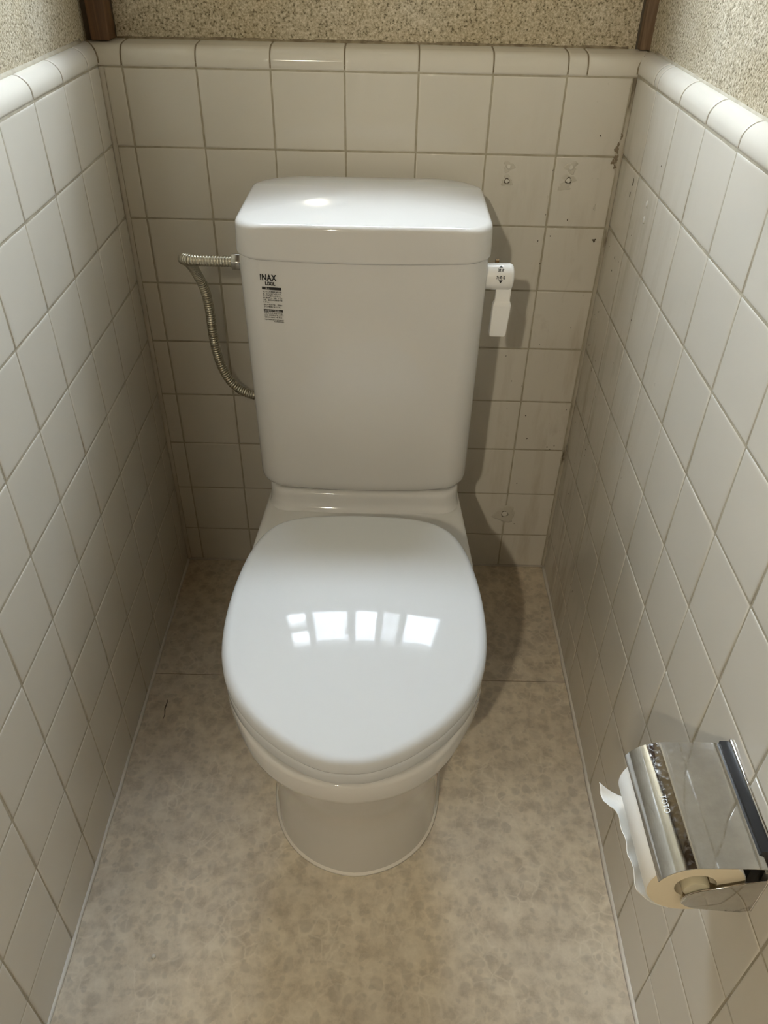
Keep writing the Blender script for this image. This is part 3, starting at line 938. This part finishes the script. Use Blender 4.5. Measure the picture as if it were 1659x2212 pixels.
# ------------------------------------------------------------------ paper holder on the right wall
HY0, HY1 = -.963, -.833      # near and far ends
hx = rx(-.9)                 # wall face
holder = bpy.data.objects.new('paper_holder', None); COL.objects.link(holder)
holder['label'] = 'chrome toilet paper holder with curved cover on the right wall'
holder['category'] = 'paper holder'
holder.location = (0, 0, 0)
b = MB(); b.box((hx - .0030, HY0 + .001, .430), (hx + .001, HY1 + .0005, .5175))
me = bevel(b.build('wall_plate', M['chrome']), .002)
add('wall_plate', me, holder)
b = MB(); b.box((hx - .0115, HY0 + .014, .446), (hx - .0030, HY1 + .0000, .5135))
add('dark_reflection_block', b.build('dark_reflection_block', M['dark_reflection']), holder)  # black block stands in for the plate's dark reflection behind the hinge
# cover: flat from hinge, then rolling over the front
prof = [(.7455, .5020), (.7460, .5070), (.7445, .5098), (.7410, .5105), (.715, .5102), (.700, .5100), (.6880, .5096)]
for k in range(1, 13):
    a = k / 12 * R(72)
    prof.append((.6880 - .0340 * math.sin(a) - .002 * (k / 12), .5096 - .0340 * (1 - math.cos(a)) - .001 * (k / 12)))
t_ = .0011
n_ = len(prof)
inner = []
for k, (x, z) in enumerate(prof):
    a, c = prof[max(k - 1, 0)], prof[min(k + 1, n_ - 1)]
    tx, tz = c[0] - a[0], c[1] - a[1]; l = math.hypot(tx, tz); nx, nz = -tz / l, tx / l
    if nz > 0 or (nz == 0 and nx > 0): nx, nz = nx, nz
    inner.append((x - nx * -t_ * (1 if False else -1) * -1, z - abs(t_) * 1.0 if abs(nz) > .7 else z + nz * t_))
    inner[-1] = (x + nx * t_, z + nz * t_)
# make sure inner is towards the roll centre
cxr, czr = .697, .468
chk = inner[8]; p8 = prof[8]
if math.hypot(chk[0] - cxr, chk[1] - czr) > math.hypot(p8[0] - cxr, p8[1] - czr):
    inner = [(2 * p[0] - q[0], 2 * p[1] - q[1]) for p, q in zip(prof, inner)]
loop = prof + inner[::-1]
b = MB()
b.loft([[(x, y, z) for x, z in loop] for y in (HY0, HY0 + .0004, HY0 + .002, HY1 - .002, HY1 - .0004, HY1)])
cover = add('cover', b.build('cover', M['chrome'], auto=35), holder)
# engraved maker lettering running along the cover
me = text_mesh('lettering', 'TOTO', .0080, bold=-.0001); fit(me, .0185)
K = 9
px, pz = prof[7 + 3]; qx, qz = prof[7 + 4]
tx, tz = px - qx, pz - qz; l = math.hypot(tx, tz); tx /= l; tz /= l      # up the curve
nx, nz = -tz, tx
if nz < 0: nx, nz = -nx, -nz
for v in me.vertices:
    s = v.co.x; h = v.co.y - .004
    v.co = Vector((px - tx * 0 + tx * h + nx * .0005, -.8900 - s, pz + tz * h + nz * .0005))
me.materials.append(M['etch'])
add('lettering', me, cover)
# side arms
def arm(y, sg):
    o = [(hx, .432), (hx - .0100, .4275), (.700, .4330), (.6905, .4370), (.6845, .4430), (.6835, .4500), (.6865, .4570), (.694, .4640), (hx - .012, .4840), (hx, .487)]
    bb = MB(); bb.loft([[(x, y, z) for x, z in o], [(x, y + sg * .0016, z) for x, z in o]])
    me = bevel(bb.build('arm', M['chrome']), .0006, 2)
    add('arm', me, holder)
arm(HY0 + .0015, 1)
arm(HY1 - .003, -1)
RX, RZ, RR = .6955, .4615, .0448
b = MB(); b.cyl((RX, HY0 + .004, RZ), (RX, HY1 - .004, RZ), .0125, n=28, bev=.003)
add('spindle', b.build('spindle', M['core'], auto=40), holder)
# roll
roll = bpy.data.objects.new('toilet_roll', None); COL.objects.link(roll)
roll['label'] = 'white toilet paper roll with torn loose end in the chrome holder'
roll['category'] = 'toilet paper'
b = MB()
ny0, ny1 = HY0 + .0085, HY1 - .009
def circ(y, r, n=72, wob=0.0):
    return [(RX + r * math.cos(2 * math.pi * k / n), y, RZ + r * math.sin(2 * math.pi * k / n)) for k in range(n)]
b.loft([circ(ny0, .0190), circ(ny0 - .0002, .030), circ(ny0, RR - .001)], cap0=False, cap1=False, mi=1)
b.loft([circ(ny0, RR - .001), circ(ny0 + .001, RR), circ(ny1 - .001, RR), circ(ny1, RR - .001)], cap0=False, cap1=False, mi=0)
b.loft([circ(ny1, .0190), circ(ny1, RR - .001)], cap0=False, cap1=False, mi=1)
b.loft([circ(ny0, .0190), circ(ny1, .0190)], cap0=False, cap1=False, mi=1)
add('roll', b.build('roll', [M['paper'], M['paper_side']], smooth=True), roll)
# loose sheet: over the front of the roll and up to a torn edge
b = MB(); rings = []
nv = 60
for k in range(nv + 1):
    y = ny0 + .001 + (ny1 - ny0 - .001) * k / nv
    f = k / nv
    rr = []
    tear = .0035 * math.sin(f * 31) * .5 + .002 * math.sin(f * 77 + 1) + (-.030 * max(0, 1 - abs(f - .90) / .16))
    top = R(196) - (.06 + tear * 6 + .06 * math.sin(f * 9)) 
    for j in range(22):
        t = j / 21
        a = R(252) + (top - R(252)) * t
        lift = .0012 + .0060 * t * t + .0010 * math.sin(f * 23 + t * 7) * t + (.0125 * t * t * (lambda q: q * q * (3 - 2 * q))(min(1, (f - .62) / .30)) if f > .62 else 0)
        rr.append((RX + (RR + lift) * math.cos(a), y + (.004 * t * t if f > .85 else 0), RZ + (RR + lift) * math.sin(a)))
    rings.append(rr)
b.loft(rings, cap0=False, cap1=False, closed=False)
sheet = add('loose_sheet', b.build('loose_sheet', M['paper'], smooth=True), roll)
sm = sheet.modifiers.new('solid', 'SOLIDIFY'); sm.thickness = .0005; sm.offset = 0

# ------------------------------------------------------------------ old screw holes and stains
def blob(name, center, nrm, r, h, m, parent, label=None, n=22, wob=.25, hole=False, sy=1.0, group=None):
    nrm = Vector(nrm).normalized(); u = Vector((0, 0, 1)).cross(nrm).normalized(); w = nrm.cross(u)
    c = Vector(center); ph = rnd.uniform(0, 6)
    def rg(rr, hh): return [c + u * (rr * (1 + wob * math.sin(3 * t + ph) * .6 + wob * .5 * math.sin(7 * t + ph * 2)) * math.cos(t)) + w * (rr * sy * (1 + wob * math.sin(3 * t + ph) * .6) * math.sin(t)) + nrm * hh for t in [2 * math.pi * k / n for k in range(n)]]
    b = MB(); b.loft([rg(r, -.0006), rg(r * .96, h * .5), rg(r * .8, h), rg(r * .4, h * 1.05)])
    return add(name, b.build(name, m, smooth=True), parent, label)
def plug(c, nrm, s, parent, smear=True, ring=M['stain_and_shade']):
    if smear: blob('filler_smear', c, nrm, s * 2.6, .00025, M['smear'], parent, wob=.5)
    blob('screw_hole', Vector(c) + Vector(nrm) * .0002, nrm, s * 1.35, .0003, ring, parent, wob=.25)
    blob('filled_plug', Vector(c) + Vector(nrm) * .0003, nrm, s, .0007, M['filler'], parent, wob=.08)
bn = (0, -1, 0); rn = (-1, 0, 0)
plug((.5878, 0, .8421), bn, .0032, wall_back, True, M['smear'])
plug((.5872, 0, .8205), bn, .0032, wall_back)
plug((.6864, 0, .8427), bn, .0036, wall_back, True, M['smear'])
plug((.6850, 0, .8232), bn, .0038, wall_back)
plug((.6588, 0, .1469), bn, .0065, wall_back)
blob('filler_smear', (.6588, .0, .1455), bn, .022, .00045, M['smear'], wall_back, wob=.35)
blob('filler_smear', (.6790, .0, .8130), bn, .0095, .0002, M['smear'], wall_back, wob=.5, sy=.6)
blob('dirt_mark', (.7430, 0, .7290), bn, .0028, .0002, M['stain_and_shade'], wall_back, wob=.6)
blob('dirt_mark', (.7340, 0, .7820), bn, .0020, .00015, M['smear'], wall_back, wob=.6, sy=2.4)
blob('dirt_mark', (.6560, 0, .7975), bn, .0016, .00015, M['smear'], wall_back, wob=.5, sy=1.6)
for (y, z, s, mm, sy) in ((-.0906, .847, .0024, M['stain_and_shade'], 2.2), (-.0865, .828, .0016, M['stain_and_shade'], 2.2), (-.073, .727, .0010, M['stain_and_shade'], 2), (-.071, .705, .0012, M['stain_and_shade'], 1.3)):
    blob('dirt_mark', (rx(y), y, z), rn, s, .0003, mm, wall_right, wob=.3, sy=sy)
for (y, z, s) in ((-.1820, .842, .0042), (-.1829, .820, .0042)):
    plug((rx(y), y, z), rn, s, wall_right, False, M['smear'])
for (x, z, r_, sy) in ((.7530, .872, .0028, 2.6), (.7545, .858, .0030, 2.0), (.7500, .852, .0026, 1.3), (.7565, .890, .0014, 3.2), (.7545, .845, .0022, 1.2)):
    blob('corner_grime', (x, -.0010, z), bn, r_, .0004, M['grime'], wall_back, wob=.6, sy=sy)
# random fly specks on back wall right part and right wall
for k in range(46):
    z = rnd.uniform(.05, .95); x = XR - abs(rnd.gauss(0, .085)) - .012
    if x < .56: continue
    blob('dirt_mark', (x, 0, z), bn, rnd.uniform(.0005, .0012), .0001, M['stain_and_shade'] if rnd.random() < .5 else M['smear'], wall_back, n=7, wob=.4, sy=rnd.uniform(1, 2))
for k in range(40):
    y = -abs(rnd.gauss(0, .12)) - .01; z = rnd.uniform(.25, .9)
    blob('dirt_mark', (rx(y), y, z), rn, rnd.uniform(.0005, .0012), .0001, M['stain_and_shade'] if rnd.random() < .5 else M['smear'], wall_right, n=7, wob=.4, sy=rnd.uniform(1, 2))
